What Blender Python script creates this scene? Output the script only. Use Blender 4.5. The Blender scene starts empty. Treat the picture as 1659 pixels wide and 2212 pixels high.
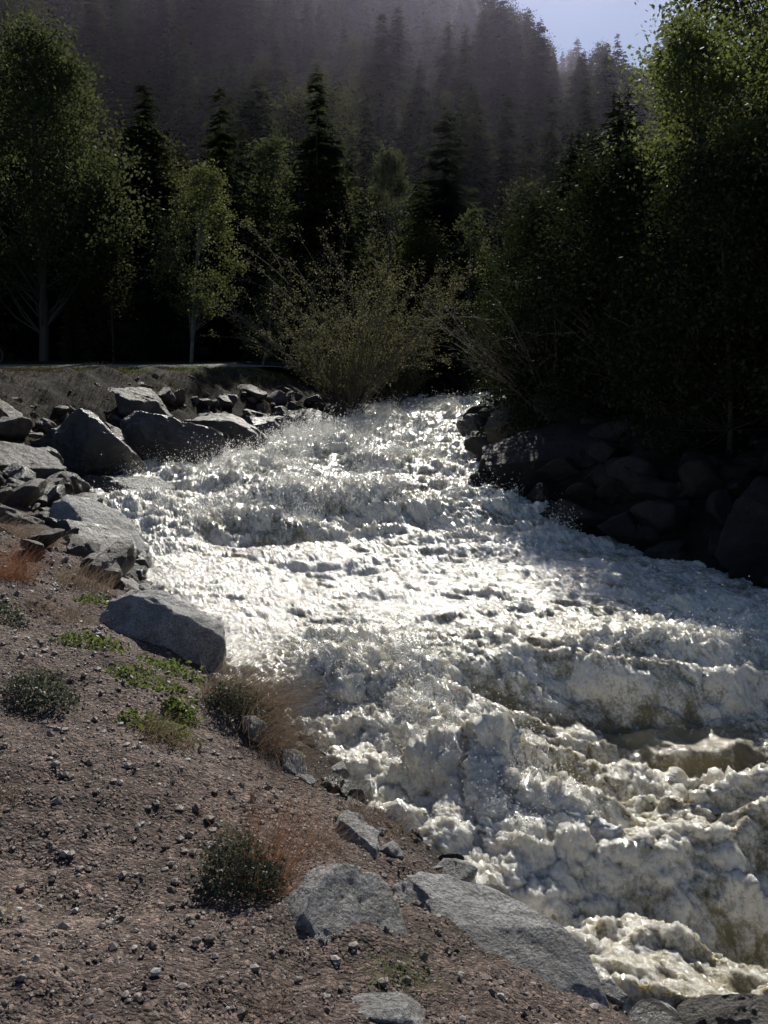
import bpy, math, numpy as np
from mathutils import Vector, Matrix
R=np.random.default_rng(11)
scene=bpy.context.scene
scene.view_settings.view_transform='Standard'
scene.view_settings.look='None'
scene.view_settings.exposure=0

# ------------------------------------------------------------ noise
PERM=np.concatenate([R.permutation(256)]*2).astype(np.int32)
G=R.normal(size=(256,3)); G/=np.linalg.norm(G,axis=1)[:,None]; G=G.astype(np.float32)
def pn(x,y,z=0.0):
    x,y,z=np.broadcast_arrays(np.asarray(x,dtype=np.float32),np.asarray(y,dtype=np.float32),np.asarray(z,dtype=np.float32))
    xf=np.floor(x);yf=np.floor(y);zf=np.floor(z)
    fx=x-xf;fy=y-yf;fz=z-zf
    xi=xf.astype(np.int32)&255;yi=yf.astype(np.int32)&255;zi=zf.astype(np.int32)&255
    u=fx*fx*fx*(fx*(fx*6-15)+10);v=fy*fy*fy*(fy*(fy*6-15)+10);w=fz*fz*fz*(fz*(fz*6-15)+10)
    def g(i,j,k):
        h=PERM[(PERM[(PERM[(xi+i)&255]+yi+j)&255]+zi+k)&255]
        gg=G[h]
        return gg[...,0]*(fx-i)+gg[...,1]*(fy-j)+gg[...,2]*(fz-k)
    a=g(0,0,0)*(1-u)+g(1,0,0)*u; b=g(0,1,0)*(1-u)+g(1,1,0)*u
    c=g(0,0,1)*(1-u)+g(1,0,1)*u; d=g(0,1,1)*(1-u)+g(1,1,1)*u
    return ((a*(1-v)+b*v)*(1-w)+(c*(1-v)+d*v)*w)*1.6
def fbm(x,y,z=0.0,o=4):
    s=0;a=1.;f=1.
    for i in range(o):
        s=s+a*pn(x*f+i*7.3,y*f+i*3.1,z*f+i*1.7); a*=.5;f*=2.03
    return s
def ss(t):
    t=np.clip(t,0,1); return t*t*(3-2*t)

# ------------------------------------------------------------ mesh helper
def mk(name,V,F,mat=None,smooth=False,attrs=None,parent=None):
    V=np.ascontiguousarray(V,dtype=np.float32);F=np.ascontiguousarray(F,dtype=np.int32)
    me=bpy.data.meshes.new(name)
    me.vertices.add(len(V)); me.vertices.foreach_set("co",V.ravel())
    m,k=F.shape
    me.loops.add(m*k); me.loops.foreach_set("vertex_index",F.ravel())
    me.polygons.add(m); me.polygons.foreach_set("loop_start",np.arange(0,m*k,k,dtype=np.int32))
    me.update(calc_edges=True)
    me.polygons.foreach_set("use_smooth",np.full(m,smooth,dtype=bool))
    if attrs:
        for n,a in attrs.items():
            at=me.attributes.new(n,'FLOAT','POINT'); at.data.foreach_set("value",np.ascontiguousarray(a,dtype=np.float32))
    if mat: me.materials.append(mat)
    ob=bpy.data.objects.new(name,me); scene.collection.objects.link(ob)
    if parent: ob.parent=parent
    return ob
def empty(name):
    e=bpy.data.objects.new(name,None); scene.collection.objects.link(e); return e
def gridfaces(nr,nc):
    i=np.arange(nr-1)[:,None]*nc+np.arange(nc-1)[None,:]
    return np.stack([i,i+1,i+nc+1,i+nc],-1).reshape(-1,4)

# ------------------------------------------------------------ materials
def newmat(name):
    m=bpy.data.materials.new(name); m.use_nodes=True
    nt=m.node_tree; nt.nodes.clear()
    out=nt.nodes.new('ShaderNodeOutputMaterial')
    return m,nt,out
def N(nt,t,**k):
    n=nt.nodes.new(t)
    for a,b in k.items():
        setattr(n,a,b)
    return n
def ramp(nt,fac,stops):
    r=nt.nodes.new('ShaderNodeValToRGB'); e=r.color_ramp.elements
    while len(e)<len(stops): e.new(.5)
    for i,(p,c) in enumerate(stops): e[i].position=p; e[i].color=(*c,1)
    nt.links.new(fac,r.inputs[0]); return r.outputs[0]
def noise(nt,vec,scale,detail=4,rough=.55,out='Fac'):
    n=N(nt,'ShaderNodeTexNoise'); n.inputs['Scale'].default_value=scale;n.inputs['Detail'].default_value=detail;n.inputs['Roughness'].default_value=rough
    nt.links.new(vec,n.inputs['Vector']); return n.outputs[out]
def mixc(nt,f,a,b,mode='MIX'):
    m=nt.nodes.new('ShaderNodeMix'); m.data_type='RGBA'; m.blend_type=mode
    for s,v in ((0,f),(6,a),(7,b)):
        if isinstance(v,(int,float)): m.inputs[s].default_value=v
        elif isinstance(v,tuple): m.inputs[s].default_value=(*v,1)
        else: nt.links.new(v,m.inputs[s])
    return m.outputs[2]
def bump(nt,h,strength,dist,prev=None):
    b=nt.nodes.new('ShaderNodeBump'); b.inputs['Strength'].default_value=strength;b.inputs['Distance'].default_value=dist
    nt.links.new(h,b.inputs['Height'])
    if prev: nt.links.new(prev,b.inputs['Normal'])
    return b.outputs[0]
def math_(nt,op,a,b=0.0,clamp=False):
    m=nt.nodes.new('ShaderNodeMath'); m.operation=op; m.use_clamp=clamp
    for i,v in ((0,a),(1,b)):
        if isinstance(v,(int,float)): m.inputs[i].default_value=v
        else: nt.links.new(v,m.inputs[i])
    return m.outputs[0]
def pos(nt): return nt.nodes.new('ShaderNodeNewGeometry').outputs['Position']
def attr(nt,n): return N(nt,'ShaderNodeAttribute',attribute_name=n).outputs['Fac']

def leaf_mat(name,c1,c2,trans,tw=.5,gl=.03,objrand=None):
    m,nt,out=newmat(name)
    a=attr(nt,'v')
    col=mixc(nt,a,c1,c2)
    if objrand:
        oi=N(nt,'ShaderNodeObjectInfo').outputs['Random']
        col=mixc(nt,1.0,col,ramp(nt,oi,objrand),'MULTIPLY')
    d=N(nt,'ShaderNodeBsdfDiffuse'); nt.links.new(col,d.inputs[0])
    t=N(nt,'ShaderNodeBsdfTranslucent'); tc=mixc(nt,.85,col,trans); nt.links.new(tc,t.inputs[0])
    mx=N(nt,'ShaderNodeMixShader'); mx.inputs[0].default_value=tw
    nt.links.new(d.outputs[0],mx.inputs[1]);nt.links.new(t.outputs[0],mx.inputs[2])
    if gl<=0:
        nt.links.new(mx.outputs[0],out.inputs[0]); return m
    g=N(nt,'ShaderNodeBsdfGlossy'); g.inputs['Roughness'].default_value=.45; g.inputs[0].default_value=(1,1,1,1)
    m2=N(nt,'ShaderNodeMixShader'); m2.inputs[0].default_value=gl
    nt.links.new(mx.outputs[0],m2.inputs[1]);nt.links.new(g.outputs[0],m2.inputs[2])
    nt.links.new(m2.outputs[0],out.inputs[0]); return m
def simple_mat(name,c1,c2,scale,rough=.8,bs=.5,bd=.02,met=0):
    m,nt,out=newmat(name); p=pos(nt)
    n=noise(nt,p,scale,5)
    b=N(nt,'ShaderNodeBsdfPrincipled'); nt.links.new(ramp(nt,n,[(.3,c1),(.7,c2)]),b.inputs['Base Color'])
    b.inputs['Roughness'].default_value=rough; b.inputs['Metallic'].default_value=met
    nt.links.new(bump(nt,n,bs,bd),b.inputs['Normal'])
    nt.links.new(b.outputs[0],out.inputs[0]); return m
def rock_mat(name,c1,c2,c3,rough,spec=.5):
    m,nt,out=newmat(name)
    p=N(nt,'ShaderNodeTexCoord').outputs['Object']
    n1=noise(nt,p,1.6,6,.6);n2=noise(nt,p,70,3,.7);n3=noise(nt,p,9,8,.72)
    c=ramp(nt,n1,[(.3,c1),(.52,c2),(.72,c3)])
    sp=ramp(nt,n2,[(.38,(.35,.35,.36)),(.5,(1,1,1)),(.66,(1.5,1.48,1.42))])
    c=mixc(nt,.75,c,sp,'MULTIPLY')
    c=mixc(nt,.7,c,ramp(nt,n3,[(.35,(.4,.38,.37)),(.6,(1.15,1.15,1.15))]),'MULTIPLY')
    b=N(nt,'ShaderNodeBsdfPrincipled'); nt.links.new(c,b.inputs['Base Color'])
    rr=math_(nt,'MULTIPLY_ADD',n3,.35); rr.node.inputs[2].default_value=rough-.15
    nt.links.new(rr,b.inputs['Roughness']); b.inputs['Specular IOR Level'].default_value=spec
    bb=bump(nt,n3,.9,.09); bb=bump(nt,n2,.4,.008,bb)
    nt.links.new(bb,b.inputs['Normal']); nt.links.new(b.outputs[0],out.inputs[0]); return m
M_dry=rock_mat('granite_dry',(.26,.25,.245),(.40,.39,.39),(.48,.465,.45),.5)
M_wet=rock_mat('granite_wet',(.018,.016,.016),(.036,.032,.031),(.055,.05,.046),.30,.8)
M_dark_rock=rock_mat('granite_damp_shade_tint',(.012,.010,.010),(.025,.022,.021),(.04,.036,.033),.55,.4)  # damp granite, colour darkened further to paint in the right bank's shade
M_brown=rock_mat('granite_brown',(.05,.038,.032),(.095,.076,.066),(.22,.19,.17),.48)
M_bark=simple_mat('bark',(.035,.03,.025),(.075,.063,.052),18)
M_aspbark=simple_mat('aspen_bark',(.09,.085,.075),(.20,.19,.17),9)
M_cotton=leaf_mat('cottonwood_leaf',(.03,.045,.015),(.065,.09,.028),(.17,.20,.05),.55)
M_cottonfar=leaf_mat('cottonwood_leaf_shade_tint',(.03,.04,.018),(.055,.07,.028),(.095,.11,.042),.5,.01)  # dimmer copy of the cottonwood leaf, shade put into its colours
M_aspen=leaf_mat('aspen_leaf',(.04,.053,.018),(.08,.098,.034),(.14,.155,.048),.5,.02)
M_willow=leaf_mat('willow_leaf',(.06,.062,.028),(.11,.105,.052),(.17,.16,.075),.5,.02)
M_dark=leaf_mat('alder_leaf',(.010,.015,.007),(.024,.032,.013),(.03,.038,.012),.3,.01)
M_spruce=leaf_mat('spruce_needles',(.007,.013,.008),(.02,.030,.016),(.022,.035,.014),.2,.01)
M_far=leaf_mat('forest_needles',(.016,.025,.018),(.042,.056,.036),(.05,.06,.028),.3,0,[(0,(.6,.7,.7)),(.5,(1,1,1)),(.8,(1.3,1.2,.9)),(1,(2.2,1.9,1.1))])
M_farleaf=leaf_mat('forest_leaf',(.032,.038,.018),(.058,.068,.03),(.08,.085,.035),.45,0,[(0,(.5,.6,.6)),(.5,(.9,.9,.9)),(1,(1.5,1.3,.9))])
M_twig=simple_mat('twig',(.05,.04,.035),(.12,.10,.08),30)
M_drygrass=leaf_mat('dry_grass_blade',(.12,.085,.062),(.24,.185,.135),(.28,.205,.14),.4)
M_bankgrass=leaf_mat('bank_grass_blade',(.025,.022,.012),(.07,.052,.032),(.08,.06,.03),.4,.01)
M_redgrass=leaf_mat('rust_grass_blade',(.12,.055,.035),(.24,.13,.08),(.30,.14,.07),.4)
M_green=leaf_mat('green_blade',(.04,.07,.018),(.085,.12,.035),(.18,.23,.05),.5)
M_sage=leaf_mat('sage_leaf',(.045,.055,.038),(.10,.115,.08),(.10,.115,.065),.35)

# ------------------------------------------------------------ river layout
LB=np.array([(12,-40),(8,-15),(5,-4),(3.6,0),(2.2,2.5),(1.01,3.99),(.64,4.53),(.35,5.22),(-.09,5.63),(-.48,6.77),(-.76,7.17),(-1.45,8.1),(-1.95,9.54),(-3.83,13.3),(-5.1,17.2),(-5.0,20.2),(-3.86,21.8),(-2.8,25.5),(-1.23,29),(-.4,35),(-.16,39.5),(2,42.5),(7,45),(16,47),(40,50)],float)
RB=np.array([(24,-40),(19,-15),(14,-3),(10,3),(7,7),(4.6,10.3),(3.5,13),(2.4,14.9),(1.6,16.8),(1.7,19),(1.8,22),(1.9,26),(2.8,31.8),(4.3,36.5),(7,39.5),(16,41),(40,44)],float)
def xl(y): return np.interp(y,LB[:,1],LB[:,0])
def xr(y): return np.interp(y,RB[:,1],RB[:,0])
def wl(x,y):
    yy=y+.9*pn(x*.5,y*.25,3.3)
    return -3.0+.016*(np.minimum(y,60)-4)+.18*ss((yy-7.0)/1.0)+.2*ss((yy-14.2)/.9)+.15*ss((yy-21.5)/1.2)
def pdist(x,y,P):
    d=np.full(np.shape(x),1e9)
    for a,b in zip(P[:-1],P[1:]):
        ab=b-a; t=np.clip(((x-a[0])*ab[0]+(y-a[1])*ab[1])/(ab@ab),0,1)
        d=np.minimum(d,(x-a[0]-t*ab[0])**2+(y-a[1]-t*ab[1])**2)
    return np.sqrt(d)
def path_y(x): return 31.2+6*ss((x+8)/7)+7*ss((x+1)/10)
def ground(x,y):
    x=np.asarray(x,float);y=np.asarray(y,float)
    dl=pdist(x,y,LB);dr=pdist(x,y,RB)
    L=(x<xl(y))|(y>50)
    Rr=(x>xr(y))&(y<=44)
    w=-3.0+.03*(np.clip(y,-30,45)-4)
    top=-.33
    near=w+.12+1.22*(1-np.exp(-dl/1.35))+.012*dl
    far=w+.1+(top-w-.1)*ss(dl/3.8)+.030*np.clip(y-path_y(x)+2,0,8)
    t=ss((y-11)/9)
    hl=near*(1-t)+far*t
    hl=np.maximum(hl,-3.2)
    hr=w+.1+1.35*(1-np.exp(-dr/1.5))+.05*np.minimum(dr,20)
    dd=np.minimum(dl,dr)
    hw=w-.25-.8*ss(dd/1.5)
    h=np.where(L,hl,np.where(Rr,hr,hw))
    pm=ss((np.abs(y-path_y(x))-1.6)/1.5)
    m=ss(dd/.5)*(.25+.75*pm)
    slopem=ss((y-13)/4)*(1-ss((dl-4)/1.5))*L
    h=h+m*(.10*fbm(x*.7,y*.7,1.,4)+.035*fbm(x*3.1,y*3.1,5.,3))*(.30+.70*(1-ss((y-24)/5)*(x<6)))+m*slopem*.16*fbm(x*1.3,y*1.3,3.,5)
    h=h-(1-pm)*.02
    return h

# ground sheet
def axis(lo,hi,d0,k):
    o=[0.];
    while o[-1]<hi: o.append(o[-1]+d0+k*abs(o[-1]))
    q=[0.]
    while q[-1]>lo: q.append(q[-1]-d0-k*abs(q[-1]))
    return np.array(q[::-1][:-1]+o)
gx=axis(-600,600,.035,.010); gy=axis(-120,900,.035,.0085)
X,Y=np.meshgrid(gx,gy)
Z=ground(X,Y)
nearm=np.exp(-((Y-3)/7)**2)
Z=Z+nearm*(.02*pn(X*9,Y*9,2.)+.010*pn(X*24,Y*24,2.))*(X<xl(Y))
gm,nt,out=newmat('gravel_soil'); p=pos(nt)
n1=noise(nt,p,1.1,6,.6);n2=noise(nt,p,45,4,.75);n4=noise(nt,p,9,5,.65)
vo=N(nt,'ShaderNodeTexVoronoi'); vo.inputs['Scale'].default_value=55; nt.links.new(p,vo.inputs['Vector'])
vo2=N(nt,'ShaderNodeTexVoronoi'); vo2.inputs['Scale'].default_value=120; nt.links.new(p,vo2.inputs['Vector'])
c=ramp(nt,n1,[(.3,(.088,.068,.061)),(.5,(.145,.115,.105)),(.7,(.205,.17,.155))])
hs=N(nt,'ShaderNodeSeparateColor'); nt.links.new(vo.outputs['Color'],hs.inputs[0])
hs2=N(nt,'ShaderNodeSeparateColor'); nt.links.new(vo2.outputs['Color'],hs2.inputs[0])
c=mixc(nt,.9,c,ramp(nt,hs.outputs[0],[(.0,(.45,.42,.42)),(.6,(1,1,1)),(1.,(2.0,1.9,1.8))]),'MULTIPLY')
c=mixc(nt,.6,c,ramp(nt,hs2.outputs[0],[(.0,(.5,.48,.46)),(.6,(1,1,1)),(1.,(1.9,1.8,1.7))]),'MULTIPLY')
c=mixc(nt,.8,c,ramp(nt,n4,[(.3,(.42,.40,.38)),(.65,(1.15,1.12,1.1))]),'MULTIPLY')
c=mixc(nt,attr(nt,'soil_shade'),c,ramp(nt,n4,[(.3,(.007,.005,.004)),(.5,(.020,.015,.011)),(.7,(.045,.034,.025))]))  # dark brown bank soil with backlit shade mixed into the colour
g=attr(nt,'grass'); gf=math_(nt,'MULTIPLY',g,ramp(nt,n4,[(.35,(.4,.4,.4)),(.55,(1,1,1))]))
c=mixc(nt,gf,c,ramp(nt,n2,[(.3,(.012,.017,.006)),(.7,(.03,.036,.014))]))
c=mixc(nt,attr(nt,'wet'),c,(.014,.012,.010))
b=N(nt,'ShaderNodeBsdfPrincipled'); nt.links.new(c,b.inputs['Base Color']); b.inputs['Roughness'].default_value=.9; b.inputs['Specular IOR Level'].default_value=.25
bb=bump(nt,vo.outputs['Distance'],.7,-.018);bb=bump(nt,vo2.outputs['Distance'],.5,-.008,bb);bb=bump(nt,n4,.7,.07,bb)
nt.links.new(bb,b.inputs['Normal']);nt.links.new(b.outputs[0],out.inputs[0])
dl=pdist(X,Y,LB);dr=pdist(X,Y,RB)
land=(X<xl(Y))|(X>xr(Y))|(Y>50)
ga=ss((Y-23)/5)*ss((dl-3.2)/1.5); ga=np.maximum(ga,ss((Y-50)/5))
dk=np.maximum(ss((Y-10)/5)*(X<xl(Y)),((X>xr(Y))&(Y<44)).astype(float))  # bank mask: brown soil plus painted shade on the far-left and right banks
wet=1-ss((np.minimum(dl,dr)-.1)/.45); wet=np.where(land,wet,1)*.85
mk('ground',np.stack([X,Y,Z],-1).reshape(-1,3),gridfaces(len(gy),len(gx)),gm,True,{'grass':ga.ravel(),'wet':wet.ravel(),'soil_shade':dk.ravel()})

# path
px=np.concatenate([np.linspace(-90,-20,30),np.linspace(-19.5,14,110)])
dy=np.gradient(path_y(px),px); nrm=np.stack([-dy,np.ones_like(dy)],-1); nrm/=np.linalg.norm(nrm,axis=1)[:,None]
P=[]
for o in np.linspace(-1.25,1.25,7):
    q=np.stack([px,path_y(px)],-1)+nrm*o
    P.append(np.stack([q[:,0],q[:,1],ground(px,path_y(px))+.07+.035*o],-1))
P=np.array(P)
mk('paved_path',P.reshape(-1,3),gridfaces(7,len(px)),simple_mat('asphalt',(.12,.12,.12),(.18,.178,.175),6,.55),True)

# mountain
def mount(x,y):
    rd=np.interp(x,[-700,-250,-100,0,30,55,77,110,160,260,600],[60,150,132,98,72,54,44,33,26,18,18])
    t=(y-56)/195.
    prof=np.where(t<1,np.clip(t,0,1)**.93,1-.5*(t-1))
    h=-.9+rd*prof+ss((y-60)/40)*7*fbm(x*.02,y*.02,9.,4)*ss((y-55)/20)*np.where(t>.8,.4,1)
    return np.where(y<56,-1.5,h)
mx_=np.linspace(-600,600,241); my_=np.concatenate([np.linspace(50,260,106),np.linspace(265,420,20)])
X2,Y2=np.meshgrid(mx_,my_)
mk('mountain',np.stack([X2,Y2,mount(X2,Y2)],-1).reshape(-1,3),gridfaces(len(my_),len(mx_)),simple_mat('forest_floor',(.012,.014,.009),(.035,.034,.022),.5),True)

# ------------------------------------------------------------ WATER
ys=[2.4]
while ys[-1]<52: ys.append(ys[-1]+.0029*ys[-1]+.0005)
ys=np.concatenate([np.linspace(-38,2.3,160),ys]); 
tc=np.linspace(0,1,950); tc=.72*tc+.28*tc**2.2
lo=xl(ys)-.7; hi=xr(ys)+.6; hi=np.where(ys>44,42,hi)
WX=lo[:,None]+(hi-lo)[:,None]*tc[None,:]; WY=np.repeat(ys[:,None],len(tc),1)
xc=np.interp(WY,ys,np.convolve(np.pad((xl(ys)+np.minimum(xr(ys),xl(ys)+9))/2,20,'edge'),np.ones(41)/41,'valid'))
A=WX-xc; B=WY*1.12
edge=np.clip(np.minimum(WX-xl(WY),xr(WY)-WX),0,1)
amp=np.interp(WY,[0,3,5,6.8,8.2,9.5,12.5,13.6,15,18,22,30,45],[.36,.42,.45,.34,.17,.13,.14,.22,.25,.22,.2,.22,.2])
amp=amp*(1+.35*ss((WX-1.2)/2.5)*(1-ss((WY-9)/3)))
calm=ss((WY-7.4)/1.8)*(1-ss((WY-12.2)/1.8))*(1-.5*ss((WX-1.5)/2))
q1=pn(A*.8,B*.8,4.);q2=pn(A*.7,B*.7,8.)
q3=pn(A*2.6,B*2.6,14.);q4=pn(A*2.6,B*2.6,18.)
wa=A+.32*q1+.11*q3;wb=B+.36*q2+.11*q4
n1=pn(wa/1.8,wb/1.15,.5); n2=pn(wa/.8,wb/.55,2.5); n3=pn(wa/.40,wb/.30,4.5)
rid=1-2*np.abs(pn(wa/1.6+9,wb/.8,6.5)); rid2=1-2*np.abs(pn(wa/.65+9,wb/.36,7.5)); rid3=1-2*np.abs(pn(wa/.30+9,wb/.18,9.5))
H=amp*(1.25*n1+.45*n2+.16*n3+.46*rid+.26*rid2+.12*rid3)
H*= .35+.65*edge
H+=calm*(.022*(1-2*np.abs(pn(wa/.28,wb/.14,3.)))+.010*(1-2*np.abs(pn(wa/.12+3,wb/.07,5.))))
Zw=wl(WX,WY)+.07+H
def normals(X,Y,Z):
    dxr=np.gradient(np.stack([X,Y,Z],-1),axis=1);dyr=np.gradient(np.stack([X,Y,Z],-1),axis=0)
    n=np.cross(dxr,dyr); n/=np.linalg.norm(n,axis=-1,keepdims=True)+1e-9
    return n
foamL=pn(wa/1.3+5,wb/1.0,11.)+.6*pn(wa/.5+5,wb/.5,12.)+.4*pn(wa/.22+5,wb/.22,12.)
streak=pn(A/.20+1.2*n2+.6*q3,B/.9,13.)+.6*pn(A/.09+.6*q3,B/.35+n3,14.)
foam=np.interp(WY,[3,7,8.5,12.5,13.6,20,40],[.66,.64,.66,.66,.68,.68,.80])+.45*foamL*(1-.4*calm)+calm*.34*streak+.36*n1*(1-calm)+.12*n2+.2*(1-edge)
turb=np.clip(foam+.04,0.0,1)*(1-.8*calm)
n=normals(WX,WY,Zw)
P3=np.stack([WX,WY,Zw],-1)
def sn(P,s,o): return pn(P[...,0]/s+o,P[...,1]/s+o,P[...,2]/s+o)
sc=np.clip(.6+WY/28,.7,1.3)*np.clip(amp/.3,.5,1)
wq=np.stack([sn(P3,.22,21.),sn(P3,.22,25.),sn(P3,.22,29.)],-1)*.09
b1=np.abs(sn(P3+wq,.42,1.));P3=P3+n*((b1-.2)*.22*turb*sc)[...,None]
n=normals(P3[...,0],P3[...,1],P3[...,2])
b2=np.abs(sn(P3+wq*.7,.17,2.));P3=P3+n*((b2-.2)*.08*turb*sc)[...,None]
n=normals(P3[...,0],P3[...,1],P3[...,2])
wq2=np.stack([sn(P3,.06,21.),sn(P3,.06,25.),sn(P3,.06,29.)],-1)*.024
crest=ss((H/amp-.3)/1.0)
b3=np.abs(sn(P3+wq2,.08,3.));b4=np.abs(sn(P3+wq2,.04,7.));r3=(1-np.abs(sn(P3+wq2,.16,4.)))**5;r4=(1-np.abs(sn(P3+wq2,.07,5.)))**4
P3=P3+n*(((b3-.2)*.042+(b4-.2)*.022+(r3-.25)*(.024+.08*crest)+(r4-.25)*(.016+.026*crest))*(.2+.8*turb))[...,None]
foamA=np.clip(foam+.45*(b1-.25)+.45*(b2-.25)+.35*(b3-.25)+.3*(r3-.25),0,1)
wm,nt,out=newmat('whitewater'); p=pos(nt)
f=attr(nt,'foam'); nf=noise(nt,p,38,6,.75); nf2=noise(nt,p,150,3,.75)
fm=math_(nt,'ADD',f,math_(nt,'MULTIPLY',math_(nt,'SUBTRACT',nf,.5),1.5))
fm=ramp(nt,fm,[(.27,(0,0,0)),(.80,(1,1,1))])
wc=ramp(nt,noise(nt,p,2.0,3),[(.35,(.19,.155,.075)),(.65,(.32,.275,.155))])
fc=ramp(nt,nf,[(.3,(.68,.63,.52)),(.6,(.94,.91,.845))])
col=mixc(nt,fm,wc,fc)
b=N(nt,'ShaderNodeBsdfPrincipled'); nt.links.new(col,b.inputs['Base Color'])
b.inputs['Roughness'].default_value=.18; b.inputs['IOR'].default_value=1.4
b.inputs['Coat Weight'].default_value=1.0; b.inputs['Coat Roughness'].default_value=.08; b.inputs['Coat IOR'].default_value=1.5
b.inputs['Subsurface Weight'].default_value=.6; b.inputs['Subsurface Scale'].default_value=.06
b.inputs['Subsurface Radius'].default_value=(1,.85,.5)
bb=bump(nt,nf,.6,.022); bb=bump(nt,nf2,.6,.007,bb)
nt.links.new(bb,b.inputs['Normal']);nt.links.new(bb,b.inputs['Coat Normal']);nt.links.new(b.outputs[0],out.inputs[0])
mk('river_water',P3.reshape(-1,3),gridfaces(len(ys),len(tc)),wm,True,{'foam':foamA.ravel()})

# spray droplets
OC=np.array([(1,0,0),(-1,0,0),(0,1,0),(0,-1,0),(0,0,1),(0,0,-1)],float)
OF=np.array([(0,2,4),(2,1,4),(1,3,4),(3,0,4),(2,0,5),(1,2,5),(3,1,5),(0,3,5)])
vis=(WY>3)&(WY<40)&(calm<.4)&(edge>.15)&(WX<WY*.5+1)
score=(H/amp+turb+b1)*vis
cand=np.argwhere(score>np.quantile(score[vis],.80))
cand=cand[R.integers(0,len(cand),3200)]
DP=[];DS=[]
for (i,j) in cand:
    c=P3[i,j]; k=int(R.integers(10,70)); d=c[1]
    dirv=np.array([R.normal()*.5+.25,R.normal()*.4-.3,1.]);dirv/=np.linalg.norm(dirv)
    t=R.random(k)**1.8*R.uniform(.04,.34)*min(1.4,.7+d/20)
    q=c+dirv*t[:,None]+R.normal(size=(k,3))*(.02+.30*t[:,None])
    DP.append(q); DS.append((.0018+.0052*R.random(k)**4)*(.7+d/12))
DP=np.concatenate(DP);DS=np.concatenate(DS)
V=(DP[:,None,:]+OC[None]*DS[:,None,None]).reshape(-1,3); F=(OF[None]+6*np.arange(len(DP))[:,None,None]).reshape(-1,3)
sm,nt,out=newmat('spray_drop'); b=N(nt,'ShaderNodeBsdfPrincipled'); b.inputs['Base Color'].default_value=(.88,.87,.84,1); b.inputs['Roughness'].default_value=.12
nt.links.new(b.outputs[0],out.inputs[0])
mk('water_spray',V,F,sm,True)

# ------------------------------------------------------------ ROCKS
import bmesh
def ico(sub):
    bm=bmesh.new(); bmesh.ops.create_icosphere(bm,subdivisions=sub,radius=1)
    V=np.array([v.co[:] for v in bm.verts]);F=np.array([[v.index for v in f.verts] for f in bm.faces]);bm.free();return V,F
I5=ico(6);I3=ico(4);I1=ico(1);I2=ico(2)
def rockshape(base,seed,cuts=12,lo=.45,hi=.82,rough=.03):
    r=np.random.default_rng(seed); V=base[0].copy()
    nn=r.normal(size=(cuts,3));nn/=np.linalg.norm(nn,axis=1)[:,None]
    for k in range(2):
        for m in nn:
            d=np.random.default_rng(int(abs(m[0])*1e6)).uniform(lo,hi)
            e=V@m-d; V=V-np.where(e>0,e,0)[:,None]*m*.97
    o=seed*3.7
    nrm=V/np.linalg.norm(V,axis=1)[:,None]
    V=V+nrm*(rough*2.2*fbm(V[:,0]*1.6+o,V[:,1]*1.6,V[:,2]*1.6,3)+rough*.8*fbm(V[:,0]*6+o,V[:,1]*6,V[:,2]*6,5))[:,None]
    return V
def rotm(rx,ry,rz):
    return np.array(Matrix.Rotation(rz,3,'Z')@Matrix.Rotation(ry,3,'Y')@Matrix.Rotation(rx,3,'X'))
def boulder(name,c,s,rot,seed,mat,**k):
    V=rockshape(I5,seed,**k)
    V=V/np.abs(V).max(0)
    V=(V*np.array(s))@rotm(*rot).T
    ob=mk(name,V,I5[1],mat,True); ob.location=c; return ob
boulder('boulder',(-1.80,7.75,-2.30),(.60,.48,.42),(.25,.42,.15),44,M_dry,cuts=14,lo=.6,hi=.88,rough=.03)
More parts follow.
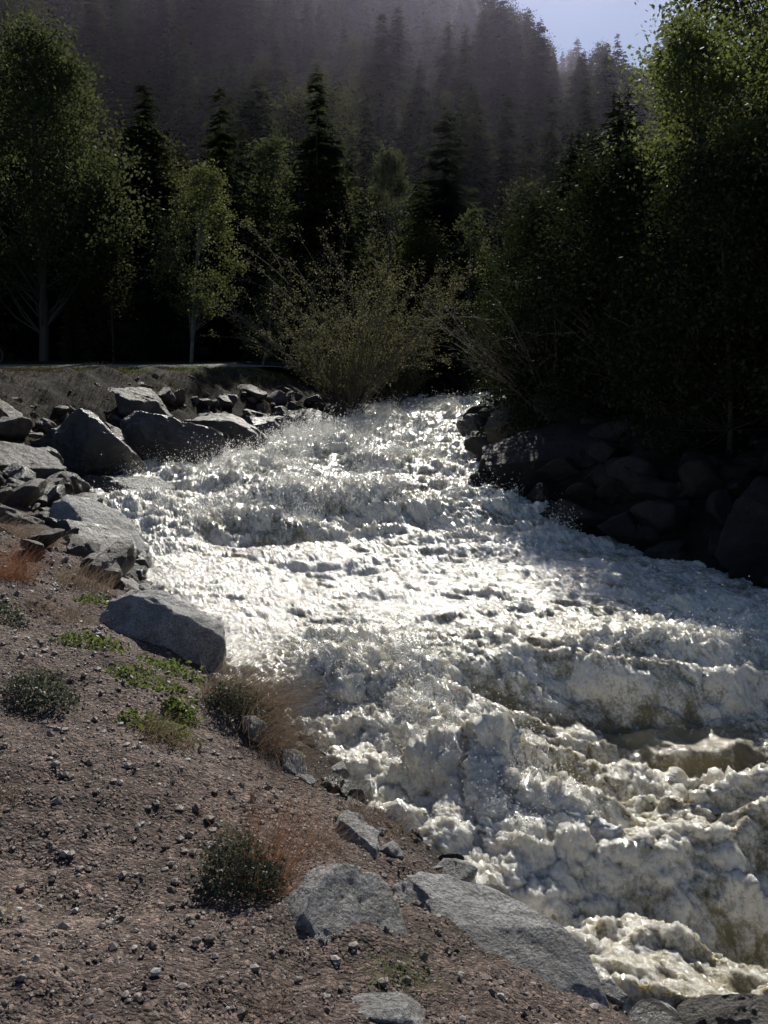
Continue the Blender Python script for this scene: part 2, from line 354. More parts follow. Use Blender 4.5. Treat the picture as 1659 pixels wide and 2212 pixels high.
B_=[ # center, halfsize, rot, seed, mat
 ((-3.75,12.0,-2.2),(.95,.6,.34),(.25,.5,-.3),5,M_dry),
 ((-4.7,11.3,-1.9),(.75,.5,.3),(.1,.3,.8),6,M_brown),
 ((-3.2,10.4,-2.3),(.5,.35,.25),(.2,.4,.1),7,M_brown),
 ((-2.75,9.3,-2.35),(.6,.4,.22),(.2,.4,-.2),3,M_dry),
 ((.56,3.60,-2.54),(.68,.32,.15),(.36,.34,-.50),8,M_dry),
 ((-.17,3.38,-2.21),(.27,.38,.20),(.30,.3,.2),9,M_dry),
 ((-.12,4.5,-2.45),(.13,.30,.17),(.1,.2,.30),10,M_dry),
 ((.02,2.85,-2.12),(.15,.12,.07),(.2,.1,.3),12,M_dry),
 ((1.62,3.85,-2.92),(.36,.26,.20),(.1,.1,.3),13,M_brown),
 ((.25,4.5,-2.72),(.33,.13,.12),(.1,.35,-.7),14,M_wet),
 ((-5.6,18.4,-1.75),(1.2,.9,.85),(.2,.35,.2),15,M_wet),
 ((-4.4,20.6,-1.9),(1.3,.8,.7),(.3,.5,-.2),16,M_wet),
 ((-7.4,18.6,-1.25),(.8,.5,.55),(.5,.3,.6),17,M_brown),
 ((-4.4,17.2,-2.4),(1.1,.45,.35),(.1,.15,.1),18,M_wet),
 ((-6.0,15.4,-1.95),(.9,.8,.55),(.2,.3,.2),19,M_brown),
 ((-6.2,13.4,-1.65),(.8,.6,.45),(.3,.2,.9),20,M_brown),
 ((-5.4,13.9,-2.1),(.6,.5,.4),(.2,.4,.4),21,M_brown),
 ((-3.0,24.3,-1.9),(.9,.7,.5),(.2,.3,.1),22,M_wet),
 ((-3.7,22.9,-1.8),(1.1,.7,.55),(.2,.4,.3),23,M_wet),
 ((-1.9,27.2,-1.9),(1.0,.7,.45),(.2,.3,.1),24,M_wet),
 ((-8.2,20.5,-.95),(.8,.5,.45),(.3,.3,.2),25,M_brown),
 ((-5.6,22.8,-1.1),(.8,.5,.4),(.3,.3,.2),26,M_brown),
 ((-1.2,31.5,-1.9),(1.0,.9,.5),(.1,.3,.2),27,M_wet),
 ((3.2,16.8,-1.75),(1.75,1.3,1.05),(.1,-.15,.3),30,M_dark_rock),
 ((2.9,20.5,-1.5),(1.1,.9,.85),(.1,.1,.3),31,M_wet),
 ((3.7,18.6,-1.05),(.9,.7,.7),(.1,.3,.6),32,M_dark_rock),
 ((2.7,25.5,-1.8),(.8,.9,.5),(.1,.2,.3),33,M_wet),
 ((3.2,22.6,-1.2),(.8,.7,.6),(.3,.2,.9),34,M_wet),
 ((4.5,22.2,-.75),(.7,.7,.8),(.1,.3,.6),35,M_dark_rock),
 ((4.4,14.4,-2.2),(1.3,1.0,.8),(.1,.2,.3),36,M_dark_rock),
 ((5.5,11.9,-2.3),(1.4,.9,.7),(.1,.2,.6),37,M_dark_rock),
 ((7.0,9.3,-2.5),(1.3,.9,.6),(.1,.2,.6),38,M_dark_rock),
 ((3.5,30.5,-1.8),(1.1,.9,.5),(.1,.2,.3),39,M_wet),
]
for i,(c,s,r,sd,m) in enumerate(B_):
    boulder('boulder',c,s,r,sd,m)
def scatter_rocks(name,pts,sizes,mat,base,seed,embed=.25):
    shapes=[rockshape(base,seed+i,rough=.03) for i in range(8)]
    Vs=[];Fs=[];o=0
    zz=ground(pts[:,0],pts[:,1])
    for k,(q,s) in enumerate(zip(pts,sizes)):
        V=shapes[k%8]*np.array([s*R.uniform(.7,1.4),s*R.uniform(.6,1.1),s*R.uniform(.4,.8)])
        V=V@rotm(R.uniform(-.6,.6),R.uniform(-.6,.6),R.uniform(0,6.3)).T
        Vs.append(V+np.array([q[0],q[1],zz[k]+s*embed]));Fs.append(base[1]+o);o+=len(V)
    return mk(name,np.concatenate(Vs),np.concatenate(Fs),mat,True)
def along(P,y0,y1,n,d0,d1,side):
    yy=R.uniform(y0,y1,n); xx=np.interp(yy,P[:,1],P[:,0])+side*R.uniform(d0,d1,n)
    return np.stack([xx,yy],-1)
scatter_rocks('bank_rocks',along(LB,12,32,220,-.3,2.4,-1),.08+.34*R.random(220)**2,M_brown,I3,50)
scatter_rocks('bank_rocks',along(LB,12,28,90,1.5,3.4,-1),.05+.16*R.random(90)**2,M_brown,I3,55,.0)
scatter_rocks('bank_rocks',along(LB,11,32,170,-.5,1.5,-1),.14+.42*R.random(170)**1.6,M_wet,I3,60)
scatter_rocks('bank_rocks',along(LB,9,16,60,.8,5.0,-1),.08+.30*R.random(60)**1.5,M_brown,I3,65)
scatter_rocks('bank_rocks',along(LB,3.0,12,90,-.05,.7,-1),.03+.12*R.random(90)**2.0,M_dry,I3,70)
scatter_rocks('bank_rocks',along(LB,3.0,12,60,-.15,.25,-1),.05+.13*R.random(60)**1.5,M_wet,I3,75)
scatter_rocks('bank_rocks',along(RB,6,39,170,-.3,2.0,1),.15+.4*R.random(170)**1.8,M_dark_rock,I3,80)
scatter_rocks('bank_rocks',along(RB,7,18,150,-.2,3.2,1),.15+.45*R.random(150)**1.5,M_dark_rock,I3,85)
# gravel
ng=56000
yy=1.2+R.random(ng)**1.2*9; xx=xl(yy)-.1-R.random(ng)**.8*(3+yy*.45)
kk=xx>-.62*yy-1.5; xx=xx[kk];yy=yy[kk]
zz=ground(xx,yy)
sz=(.0022+.004*R.random(len(xx))+.016*R.random(len(xx))**20)*(.8+yy/9)
bV=np.array([ (I1[0]+R.normal(size=I1[0].shape)*.16)*np.array([1,.8,.6]) for _ in range(12)])
idx=R.integers(0,12,len(xx)); a=R.uniform(0,6.28,len(xx))
VV=bV[idx]*sz[:,None,None]
ca,sa=np.cos(a)[:,None],np.sin(a)[:,None]
VV=np.stack([VV[...,0]*ca-VV[...,1]*sa,VV[...,0]*sa+VV[...,1]*ca,VV[...,2]],-1)+np.stack([xx,yy,zz+.3*sz],-1)[:,None]
nv=len(I1[0])
gtint=np.repeat(R.random(len(xx)),nv)
pm_,nt,out=newmat('pebble'); c=ramp(nt,attr(nt,'v'),[(0,(.10,.075,.066)),(.5,(.19,.152,.138)),(.85,(.27,.235,.215)),(1,(.42,.40,.38))])
b=N(nt,'ShaderNodeBsdfPrincipled');nt.links.new(c,b.inputs['Base Color']);b.inputs['Roughness'].default_value=.65;nt.links.new(b.outputs[0],out.inputs[0])
mk('gravel',VV.reshape(-1,3),(I1[1][None]+nv*np.arange(len(xx))[:,None,None]).reshape(-1,3),pm_,False,{'v':gtint})

# ------------------------------------------------------------ VEGETATION
def tube(pts,rad,k=7):
    pts=np.asarray(pts,float);rad=np.asarray(rad,float);n=len(pts)
    T=np.gradient(pts,axis=0);T/=np.linalg.norm(T,axis=1)[:,None]+1e-9
    ref=np.array([1.,.13,.07]); U=np.cross(T,ref);U/=np.linalg.norm(U,axis=1)[:,None]+1e-9;W=np.cross(T,U)
    a=np.linspace(0,2*np.pi,k,endpoint=False)
    V=pts[:,None]+rad[:,None,None]*(np.cos(a)[None,:,None]*U[:,None]+np.sin(a)[None,:,None]*W[:,None])
    i=np.arange(n-1)[:,None]*k;j=np.arange(k)[None];j2=(j+1)%k
    F=np.stack([i+j,i+j2,i+k+j2,i+k+j],-1).reshape(-1,4)
    return V.reshape(-1,3),F
def join(parts):
    o=0;Vs=[];Fs=[]
    for V,F in parts: Vs.append(V);Fs.append(F+o);o+=len(V)
    return np.concatenate(Vs),np.concatenate(Fs)
def leafquads(C,size,r=R,flat=0.):
    n=len(C); d=r.normal(size=(n,3)); d/=np.linalg.norm(d,axis=1)[:,None]
    e=r.normal(size=(n,3)); e=np.cross(d,e);e/=np.linalg.norm(e,axis=1)[:,None]
    s=(size*r.uniform(.6,1.3,n))[:,None]
    V=np.stack([C-d*s,C+e*s*.6,C+d*s,C-e*s*.6],1).reshape(-1,3)
    F=np.arange(4*n).reshape(-1,4); v=np.repeat(r.random(n),4)
    return V,F,v
def leafy_geo(base,h,rad,crown0,ncl,nlv,size,lean=(0,0),tr=.12,seed=0,clr=.55,shape=1.):
    r=np.random.default_rng(seed); base=np.array(base,float)
    t=np.linspace(0,1,12); tp=base+np.stack([lean[0]*t+.01*h*np.sin(t*5+seed),lean[1]*t,h*t*.93],-1)
    parts=[tube(tp,tr*(1-.85*t)+.001*h)]
    C=[]
    for k in range(ncl):
        hz=crown0+(1-crown0)*r.random()**.9
        tt=(hz-crown0)/(1-crown0)
        prof=np.sin(np.pi*np.clip(.12+.85*tt,0,1))**.7*(1-.25*tt)*shape
        a=r.uniform(0,2*np.pi); rr=rad*prof*(.25+.75*r.random()**.5)*(1+.35*pn(np.array([a*1.2]),np.array([hz*6.]),seed*1.)[0])
        c=base+np.array([lean[0]*hz+np.cos(a)*rr,lean[1]*hz+np.sin(a)*rr,h*hz]); C.append(c)
        if k%2==0:
            t0=max(.1,hz-.22*r.random()-.08); s=base+np.array([lean[0]*t0,lean[1]*t0,h*t0*.93])
            m=(s+c)/2+np.array([0,0,-.03*h*r.random()]); 
            parts.append(tube([s,m,c],[tr*.28*(1.1-hz),tr*.18*(1.1-hz),.0006*h],5))
    C=np.array(C)
    L=[]
    for c in C:
        k=int(nlv*r.uniform(.4,1.6)); rr=clr*r.uniform(.5,1.3)
        d=r.normal(size=(k,3))*np.array([.55,.55,.42])*rr; L.append(c+d)
    L=np.concatenate(L)
    V,F,v=leafquads(L,size,r); q=6./h if h<2 else .6
    v=np.clip(v*.6+.4*np.repeat(.5+.8*pn(L[:,0]*q,L[:,1]*q,L[:,2]*q),4),0,1)
    return join(parts),(V,F,v)
def leafy(name,base,h,rad,crown0,ncl,nlv,size,mat,bark,lean=(0,0),tr=.12,seed=0,clr=.55,shape=1.):
    e=empty(name)
    (tv,tf),(V,F,v)=leafy_geo(base,h,rad,crown0,ncl,nlv,size,lean,tr,seed,clr,shape)
    mk('trunk_and_limbs',tv,tf,bark,True,parent=e); mk('leaves',V,F,mat,False,{'v':v},parent=e)
    return e
gz=lambda x,y: float(ground(np.array([x]),np.array([y]))[0])
def G3(x,y): return (x,y,gz(x,y)-.05)
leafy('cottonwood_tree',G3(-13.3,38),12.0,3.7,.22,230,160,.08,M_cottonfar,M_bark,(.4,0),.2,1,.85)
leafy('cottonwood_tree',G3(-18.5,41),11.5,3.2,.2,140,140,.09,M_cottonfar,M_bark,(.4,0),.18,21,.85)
leafy('aspen_tree',G3(-7.2,36.2),6.9,1.8,.26,130,85,.05,M_aspen,M_aspbark,(.75,0),.07,2,.42,1.1)
leafy('aspen_tree',G3(-5.6,48),10.5,1.6,.3,110,90,.07,M_cottonfar,M_aspbark,(.3,0),.1,3,.5)
leafy('aspen_tree',G3(0.2,54),11.0,1.5,.3,100,90,.07,M_cottonfar,M_aspbark,(.1,0),.1,4,.5)
leafy('aspen_tree',G3(3.8,46),7.2,1.2,.2,90,70,.06,M_cottonfar,M_aspbark,(.2,0),.07,5,.42)
leafy('aspen_tree',G3(-4.3,34.5),3.1,1.0,.1,40,45,.05,M_aspen,M_aspbark,(.5,0),.035,6,.3)
leafy('aspen_tree',G3(-3.0,40),4.3,1.0,.1,40,55,.055,M_aspen,M_aspbark,(.3,0),.04,7,.35)
# right bank leafy trees
leafy('cottonwood_tree',G3(8.6,21.5),11.0,3.1,.3,250,150,.055,M_cotton,M_bark,(-.3,0),.17,8,.62)
leafy('cottonwood_tree',G3(11.5,24),13.5,3.4,.25,200,150,.06,M_cotton,M_bark,(-.3,0),.17,9,.65)
leafy('cottonwood_tree',G3(5.4,16.8),6.6,1.5,.25,150,130,.038,M_cotton,M_bark,(-.4,0),.07,10,.38)
leafy('cottonwood_tree',G3(6.6,14.6),7.4,1.8,.25,190,140,.036,M_cotton,M_bark,(-.4,0),.09,11,.4)
leafy('cottonwood_tree',G3(7.9,12.8),8.0,2.0,.22,200,150,.036,M_cotton,M_bark,(-.4,0),.1,12,.42)
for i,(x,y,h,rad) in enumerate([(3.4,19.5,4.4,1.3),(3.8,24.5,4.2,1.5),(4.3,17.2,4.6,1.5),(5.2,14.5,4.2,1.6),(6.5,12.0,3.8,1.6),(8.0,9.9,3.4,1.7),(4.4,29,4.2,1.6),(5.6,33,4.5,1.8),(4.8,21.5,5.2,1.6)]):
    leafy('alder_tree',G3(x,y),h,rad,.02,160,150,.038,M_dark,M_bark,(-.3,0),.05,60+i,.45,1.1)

def stems(name,base,n,h,spread,lsz,nl,mat,bark,seed,w=.014,flat=1.,leafstart=.3):
    r=np.random.default_rng(seed); e=empty(name); base=np.array(base,float); parts=[];L=[]
    def st(s,dirv,ln,w,lv):
        t=np.linspace(0,1,7); c=s+dirv*ln*t[:,None]+np.array([0,0,-.10*ln])*(t**2)[:,None]+np.cumsum(r.normal(size=(7,3))*.012*ln,0)
        parts.append(tube(c,w*(1-.85*t)+.0025,4))
        k=r.integers(nl//2,nl+1); tt=r.uniform(leafstart if lv==0 else .1,1,k)
        q=np.stack([np.interp(tt,t,c[:,i]) for i in range(3)],-1)+r.normal(size=(k,3))*.07; L.append(q)
        if lv<2:
            for j in range(5 if lv==0 else 2):
                tj=r.uniform(.3,.95); qq=np.array([np.interp(tj,t,c[:,i]) for i in range(3)])
                dv=dirv+r.normal(size=3)*.38; dv/=np.linalg.norm(dv); st(qq,dv,ln*r.uniform(.22,.42),w*.5,lv+1)
    for k in range(n):
        a=r.uniform(0,6.28); q=spread*r.random()**.6
        d=np.array([np.cos(a)*q,np.sin(a)*q*flat,1.]);d/=np.linalg.norm(d)
        st(base+np.array([np.cos(a),np.sin(a),0])*.25*r.random(),d,h*r.uniform(.5,1.15)*(1-.15*q),w,0)
    V,F=join(parts); mk('stems',V,F,bark,True,parent=e)
    if nl>0:
        L=np.concatenate(L); V,F,v=leafquads(L,lsz,r); mk('leaves',V,F,mat,False,{'v':v},parent=e)
stems('willow_bush',(-1.1,31.4,-1.8),80,5.6,1.0,.030,28,M_willow,M_twig,31)
stems('willow_bush',(.4,37.0,-1.8),40,2.6,.9,.035,24,M_willow,M_twig,32)
stems('willow_bush',(3.4,19.0,-1.2),45,3.2,1.1,.03,3,M_dark,M_twig,33)
stems('willow_bush',(5.0,16.0,-1.3),40,3.4,1.1,.03,8,M_dark,M_twig,34)
stems('willow_bush',(3.9,26.5,-1.0),30,2.4,1.0,.03,14,M_dark,M_twig,35)

# conifers
def conifer_mesh(h,rad,levels,nb,tw,seed,droop=.25,size=.1,low=.04):
    r=np.random.default_rng(seed); V=[];v=[]
    for i in range(levels):
        t=low+(1-low)*(i+r.uniform(-.3,.3))/levels; t=min(max(t,0.02),.995)
        z=h*t; ln=rad*(1-t)**.8*r.uniform(.7,1.15)+.05*rad
        k=max(3,int(nb*(1-.4*t)))
        a0=r.uniform(0,6.28)
        for j in range(k):
            a=a0+6.283*j/k+r.uniform(-.25,.25); l=ln*r.uniform(.55,1.2)
            z_=z+r.normal()*.4*h/levels
            d=np.array([np.cos(a),np.sin(a)]);pp=np.array([-d[1],d[0]])
            nt_=max(3,int(tw*l/rad)+2)
            s=(np.arange(nt_)+r.random(nt_)*.6)/nt_
            zz=z_-droop*l*s**1.3+.12*l*s**4
            c=np.stack([d[0]*l*s,d[1]*l*s,zz],-1)
            wdt=size*(1.25-s*.85)*l/rad*6+size*.6
            for sg in (-1,1):
                dirv=np.stack([d[0]*.75+pp[0]*sg,d[1]*.75+pp[1]*sg],-1)
                tip=c+np.concatenate([np.tile(dirv,(nt_,1))*wdt[:,None]*r.uniform(.6,1.2,(nt_,1)),(-.6*wdt*r.uniform(.2,1.5,nt_))[:,None]],1)
                hw=(l/nt_*.62)
                q=np.stack([c-np.array([d[0],d[1],0])*hw,c+np.array([d[0],d[1],0])*hw,tip+np.array([d[0],d[1],-.1])*hw*.25,tip-np.array([d[0],d[1],.25])*hw*.35],1)
                V.append(q.reshape(-1,3)); v.append(np.repeat(np.clip(r.random(nt_)*.5+.5*s,0,1),4))
    V=np.concatenate(V);v=np.concatenate(v)
    return V,np.arange(len(V)).reshape(-1,4),v
def spruce(name,base,h,rad,seed,levels=46,nb=11,tw=16,size=.05,mat=M_spruce,low=.02):
    e=empty(name); base=np.array(base,float)
    V,F,v=conifer_mesh(h,rad,levels,nb,tw,seed,size=size,low=low)
    mk('branches',V+base,F,mat,False,{'v':v},parent=e)
    tv,tf=tube(base+np.array([[0,0,-.2],[0,0,h*.5],[0,0,h]]),[h*.018+.03,h*.01+.01,.01]); mk('trunk',tv,tf,M_bark,True,parent=e)
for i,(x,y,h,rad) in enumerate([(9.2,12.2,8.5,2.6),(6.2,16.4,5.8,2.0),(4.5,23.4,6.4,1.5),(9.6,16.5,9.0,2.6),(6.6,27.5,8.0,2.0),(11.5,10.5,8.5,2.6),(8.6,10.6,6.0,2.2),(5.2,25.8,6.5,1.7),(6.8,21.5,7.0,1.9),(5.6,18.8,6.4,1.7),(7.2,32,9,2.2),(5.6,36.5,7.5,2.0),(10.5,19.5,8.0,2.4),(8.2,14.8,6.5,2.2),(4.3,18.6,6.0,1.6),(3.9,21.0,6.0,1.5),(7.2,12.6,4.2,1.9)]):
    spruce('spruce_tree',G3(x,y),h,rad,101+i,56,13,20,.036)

fe=empty('mountain_forest')
tmpl=[]
for i in range(6):
    V,F,v=conifer_mesh(1.0,[.17,.2,.15,.19,.22,.16][i],36,10,8,200+i,size=.012,low=.03)
    o=mk('conifer',V,F,M_far,False,{'v':v}); me=o.data; bpy.data.objects.remove(o); tmpl.append(me)
for i in range(3):
    (tv,tf),(V,F,v)=leafy_geo((0,0,0),1.0,[.2,.16,.24][i],.15,110,60,.0085,(0,0),.011,300+i,.075,1.1)
    o=mk('broadleaf',V,F,M_farleaf,False,{'v':v}); me=o.data; bpy.data.objects.remove(o); tmpl.append(me)
tr_=mk('x',*tube([[0,0,-.05],[0,0,.5],[0,0,1]],[.012,.008,.001],5),M_bark,True); tmesh=tr_.data; bpy.data.objects.remove(tr_)
clear=[(-5.6,48),(.2,54),(3.8,46),(-7.2,36.2)]
def inst(x,y,z,h,pl,sw=1.):
    for (cx,cy) in clear:
        if y<cy+1.5 and abs(x/y-cx/cy)<.032 and (h*sw>3.5): h=3.2/sw
    lf=R.random()<pl; k=int(R.integers(6,9)) if lf else int(R.integers(0,6))
    if lf: h*=.8
    o=bpy.data.objects.new('broadleaf' if lf else 'conifer',tmpl[k]); o.location=(x,y,z); o.rotation_euler=(R.normal()*.03,R.normal()*.03,R.uniform(0,6.28)); o.scale=(h*sw,h*sw,h)
    o.parent=fe; scene.collection.objects.link(o)
    if y<60:
        t=bpy.data.objects.new('trunk',tmesh); t.location=(x,y,z);t.scale=(h,h,h*.9);t.parent=fe;scene.collection.objects.link(t)
for k in range(3600):
    y=math.sqrt(R.uniform(57**2,258**2)); x=R.uniform(-.5*y-14,.5*y+14)
    z=float(mount(np.array(x),np.array(y)))-.3
    pt=float(pn(np.array([x*.04]),np.array([y*.03]),2.)[0]); hv=float(pn(np.array([x*.07]),np.array([y*.07]),6.)[0])
    inst(x,y,z,R.uniform(4.5,12.5)*(1+.5*hv)*(.85 if y>200 else 1),min(.75,max(.04,.16+1.3*pt)),R.uniform(.9,1.7))
for k in range(300):
    x=R.uniform(-42,34); y=R.uniform(42,58)
    if x>6 and y<49: y=R.uniform(50,57)
    inst(x,y,gz(x,y)-.1,R.uniform(3,9) if R.random()<.6 else R.uniform(8,13),.30,R.uniform(1.,1.6))
for k in range(40):
    x=R.uniform(-34,-8.5); y=R.uniform(36.5,43)
    inst(x,y,gz(x,y)-.1,R.uniform(3,8),.3,R.uniform(1.,1.5))
for k in range(60):
    x=R.uniform(9,30); y=R.uniform(14,40)
    if x<.3*y+2: continue
    inst(x,y,gz(x,y)-.1,R.uniform(7,11),.2,R.uniform(1.,1.4))

# grasses
def blades(name,bases,ln,spread,lean,w,mat,seed,curl=.5):
    r=np.random.default_rng(seed); n=len(bases)
    d=np.stack([r.normal(size=n)*spread+lean[0],r.normal(size=n)*spread+lean[1],np.ones(n)],-1); d/=np.linalg.norm(d,axis=1)[:,None]
    l=ln*r.uniform(.45,1.15,n); side=np.cross(d,r.normal(size=(n,3)));side/=np.linalg.norm(side,axis=1)[:,None]
    V=[]
    for s in (0,.35,.7,1.):
        c=bases+d*(l*s)[:,None]+np.array([lean[0]*.6,lean[1]*.6,-1])*(curl*l*s*s*.45)[:,None]
        ww=w*(1-s*.85)
        V+= [c-side*ww,c+side*ww]
    V=np.stack(V,1)
    f=np.array([(0,1,3,2),(2,3,5,4),(4,5,7,6)])
    F=(f[None]+8*np.arange(n)[:,None,None]).reshape(-1,4)
    return mk(name,V.reshape(-1,3),F,mat,False,{'v':np.repeat(r.random(n),8)})
def disc(x,y,rx,ry,n,seed=0):
    a=R.uniform(0,6.28,n);q=np.sqrt(R.random(n)); X=x+rx*q*np.cos(a);Yy=y+ry*q*np.sin(a)
    return np.stack([X,Yy,ground(X,Yy)-.01],-1)
def tuft(x,y,rx,ry,n,ln,mat,name='grass_tuft',spread=.35,lean=(.3,0),w=.0018,seed=0,curl=.5):
    blades(name,disc(x,y,rx,ry,n),ln,spread,lean,w,mat,seed,curl)
tuft(-.98,6.3,.28,.3,1000,.66,M_drygrass,'dry_grass_tuft',.45,(.65,-.1),.0016,1,.8)
tuft(-.72,5.8,.2,.2,450,.55,M_drygrass,'dry_grass_tuft',.45,(.6,-.2),.0015,2,.9)
tuft(-.52,3.65,.13,.15,300,.62,M_redgrass,'dry_weed_tuft',.42,(.28,0),.0012,3,.2)
tuft(-3.35,8.2,.3,.3,500,.5,M_redgrass,'dry_grass_tuft',.4,(.4,0),.0022,4,.5)
tuft(-2.8,8.7,.3,.2,300,.35,M_drygrass,'dry_grass_tuft',.4,(.4,0),.0022,5,.5)
tuft(-1.25,5.2,.16,.16,300,.28,M_drygrass,'dry_grass_tuft',.6,(.2,0),.0017,6,.8)
tuft(-1.75,3.9,.2,.15,200,.2,M_drygrass,'dry_grass_tuft',.6,(.2,0),.0014,7,.8)
tuft(.05,3.05,.14,.12,90,.2,M_green,'grass_tuft',.6,(.1,0),.0014,8,.8)
tuft(-.35,2.75,.1,.1,80,.16,M_drygrass,'dry_grass_tuft',.7,(0,0),.0012,9,.8)
tuft(-1.35,3.0,.12,.1,90,.14,M_green,'grass_tuft',.7,(0,0),.0012,10,.8)
tuft(-.05,4.9,.2,.2,200,.22,M_drygrass,'dry_grass_tuft',.6,(.4,0),.0016,11,.8)
tuft(-3.9,10.2,.4,.3,400,.35,M_drygrass,'dry_grass_tuft',.5,(.4,0),.003,12,.8)
tuft(-5.2,10.8,.5,.4,500,.4,M_redgrass,'dry_grass_tuft',.5,(.4,0),.003,13,.8)
tuft(-.3,4.2,.12,.15,160,.2,M_drygrass,'dry_grass_tuft',.6,(.3,0),.0014,14,.8)
tuft(-2.6,7.4,.3,.25,260,.3,M_drygrass,'dry_grass_tuft',.6,(.3,0),.0018,15,.8)
def herb(name,x,y,rx,ry,hh,n,sz,mat,seed):
    b=disc(x,y,rx,ry,n); r=np.random.default_rng(seed)
    q=((b[:,0]-x)/rx)**2+((b[:,1]-y)/ry)**2
    rag=1+.6*pn(b[:,0]*14,b[:,1]*14,seed*1.)
    b[:,2]+=hh*rag*np.sqrt(np.clip(1-q*.9,0,1))*r.random(n)**.6+.01
    b[:,:2]+=r.normal(size=(n,2))*.15*rx
    V,F,v=leafquads(b,sz,r); mk(name,V,F,mat,False,{'v':v})
herb('sagebrush_plant',-.56,3.55,.16,.15,.24,2300,.010,M_sage,1)
herb('sagebrush_plant',-1.95,5.25,.2,.18,.14,1300,.012,M_sage,2)
herb('sagebrush_plant',-.95,6.05,.2,.18,.2,1500,.012,M_sage,3)
herb('sagebrush_plant',-2.85,6.9,.2,.15,.12,700,.013,M_sage,31)
for i,(x,y,rx,ry) in enumerate([(-2.1,6.7,.25,.16),(-1.5,6.0,.28,.16),(-1.5,6.6,.24,.18),(-1.25,5.65,.1,.1),(-2.35,8.1,.3,.2),(-1.3,5.3,.2,.14)]):
    herb('green_plant',x,y,rx,ry,.07,420,.017,M_green,10+i)
nb_=30000
x=R.uniform(-24,0,nb_); y=path_y(x)-1.4-R.random(nb_)**1.3*4.5
m=(x<xl(y)-2.6)&(pn(x*.6,y*.6,3.)>-.3); x=x[m];y=y[m]
blades('verge_grass',np.stack([x,y,ground(x,y)-.01],-1),.16,.4,(0,0),.007,M_green,50,.5)
nb_=40000
x=R.uniform(-15,-1,nb_); y=R.uniform(13,30,nb_); m=(x<xl(y)-1.0)&(pn(x*.8,y*.8,6.)>-.2); x=x[m];y=y[m]
blades('bank_grass',np.stack([x,y,ground(x,y)-.01],-1),.25,.5,(.2,0),.006,M_bankgrass,51,.8)
nb_=9000
x=R.uniform(-1,7,nb_); y=R.uniform(42.5,52,nb_); m=(x<xl(y)-.8); x=x[m];y=y[m]
blades('bank_grass',np.stack([x,y,ground(x,y)-.01],-1),.35,.5,(.2,0),.01,M_bankgrass,52,.8)

# ------------------------------------------------------------ bicycle at the left edge of the path
be=empty('bicycle')
mb=simple_mat('bike_black',(.01,.01,.01),(.03,.03,.03),20,.5); ms=simple_mat('bike_metal',(.3,.3,.3),(.4,.4,.4),20,.35,met=1)
bx,by=-13.0,31.2; bz=gz(bx,by)+.07
def ring(cx,cz,r,tk,mat,nm):
    a=np.linspace(0,2*np.pi,37); V,F=tube(np.stack([cx+r*np.cos(a),np.full(37,by),cz+r*np.sin(a)],-1),np.full(37,tk),8); mk(nm,V,F,mat,True,parent=be)
for nm,cx in (('front_wheel',bx+.52),('rear_wheel',bx-.52)):
    ring(cx,bz+.34,.325,.022,mb,nm); ring(cx,bz+.34,.30,.008,mb,nm+'_rim')
    sp=[]
    for k in range(18):
        a=k*2*np.pi/18; sp.append(tube([[cx,by,bz+.34],[cx+.15*np.cos(a),by,bz+.34+.15*np.sin(a)],[cx+.3*np.cos(a),by,bz+.34+.3*np.sin(a)]],[.002]*3,4))
    mk(nm+'_spokes',*join(sp),ms,True,parent=be)
def bar(nm,p,q,r,mat=mb):
    p=np.array([bx+p[0],by+p[1],bz+p[2]]);q=np.array([bx+q[0],by+q[1],bz+q[2]]); mk(nm,*tube([p,(p+q)/2,q],[r]*3,8),mat,True,parent=be)
bar('down_tube',(.36,0,.72),(-.08,0,.28),.018);bar('top_tube',(.34,0,.80),(-.2,0,.78),.016);bar('seat_tube',(-.24,0,.92),(-.08,0,.28),.016)
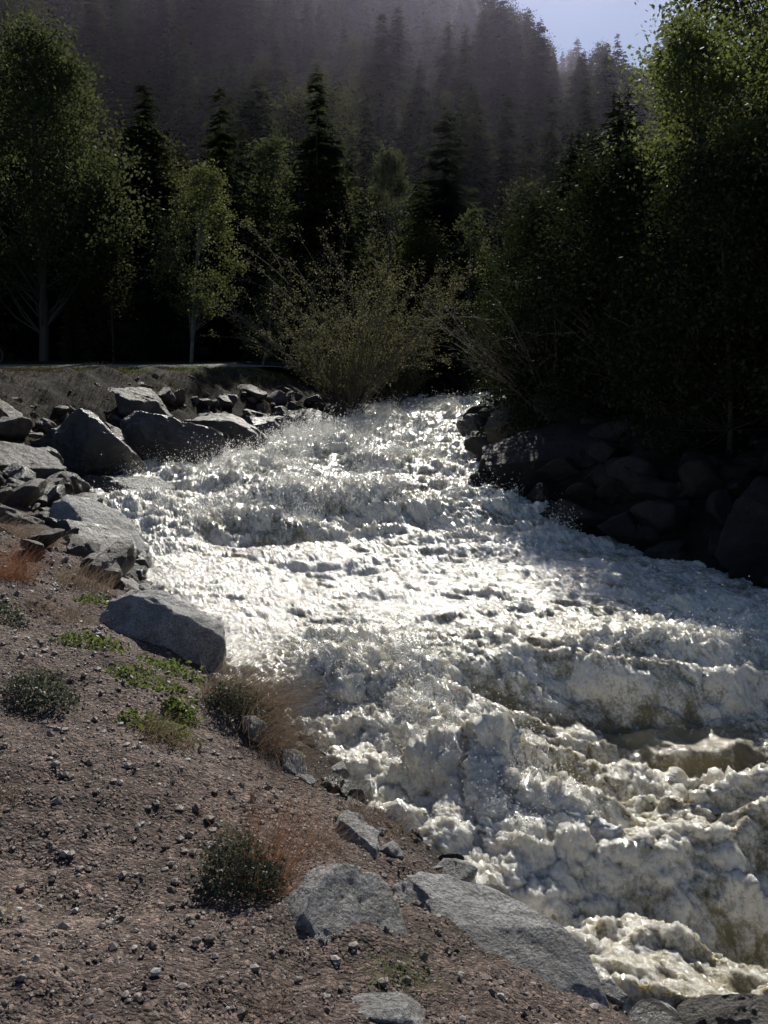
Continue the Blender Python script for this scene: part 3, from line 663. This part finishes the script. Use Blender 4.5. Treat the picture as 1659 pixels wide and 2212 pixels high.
bar('chain_stay',(-.08,0,.28),(-.52,0,.34),.01);bar('seat_stay',(-.2,0,.78),(-.52,0,.34),.009);bar('fork',(.34,0,.84),(.52,0,.34),.014)
bar('handlebar',(.32,-.28,.95),(.32,.28,.95),.013);bar('stem',(.34,0,.84),(.32,0,.95),.014);bar('saddle',(-.36,0,.95),(-.12,0,.95),.035);bar('crank',(-.08,.1,.42),(-.08,-.1,.14),.01)

# ------------------------------------------------------------ haze in the valley
hm,nt,out=newmat('haze'); vs=N(nt,'ShaderNodeVolumeScatter'); vs.inputs['Color'].default_value=(.76,.72,1,1); vs.inputs['Density'].default_value=.0006; vs.inputs['Anisotropy'].default_value=.82
nt.links.new(vs.outputs[0],out.inputs['Volume'])
c8=np.array([(x,y,z) for x in (-220,220) for y in (44,300) for z in (-4,150)],float)
F8=np.array([(0,1,3,2),(4,6,7,5),(0,4,5,1),(2,3,7,6),(0,2,6,4),(1,5,7,3)])
mk('valley_haze',c8,F8,hm)

# ------------------------------------------------------------ light
EL=math.radians(37);AZ=math.radians(8)
w=bpy.data.worlds.new("World");scene.world=w;w.use_nodes=True
nt=w.node_tree; sk=nt.nodes.new('ShaderNodeTexSky'); sk.sky_type='NISHITA'; sk.sun_disc=False; sk.sun_elevation=EL; sk.sun_rotation=AZ
sk.altitude=2500; sk.dust_density=.5
bg=nt.nodes['Background']; bg.inputs[1].default_value=.065; nt.links.new(sk.outputs[0],bg.inputs[0])
sl=bpy.data.lights.new('sun','SUN'); sl.energy=5; sl.angle=math.radians(.5); sl.color=(1,.955,.88)
so=bpy.data.objects.new('sun',sl); scene.collection.objects.link(so)
dv=Vector((math.sin(AZ)*math.cos(EL),math.cos(AZ)*math.cos(EL),math.sin(EL)))
so.rotation_euler=dv.to_track_quat('Z','Y').to_euler()

cam=bpy.data.cameras.new('camera'); co=bpy.data.objects.new('camera',cam); scene.collection.objects.link(co)
co.rotation_euler=(math.radians(81),0,0); cam.sensor_fit='VERTICAL'; cam.sensor_height=24; cam.lens=22.64; cam.clip_end=3000; cam.clip_start=.05
scene.camera=co
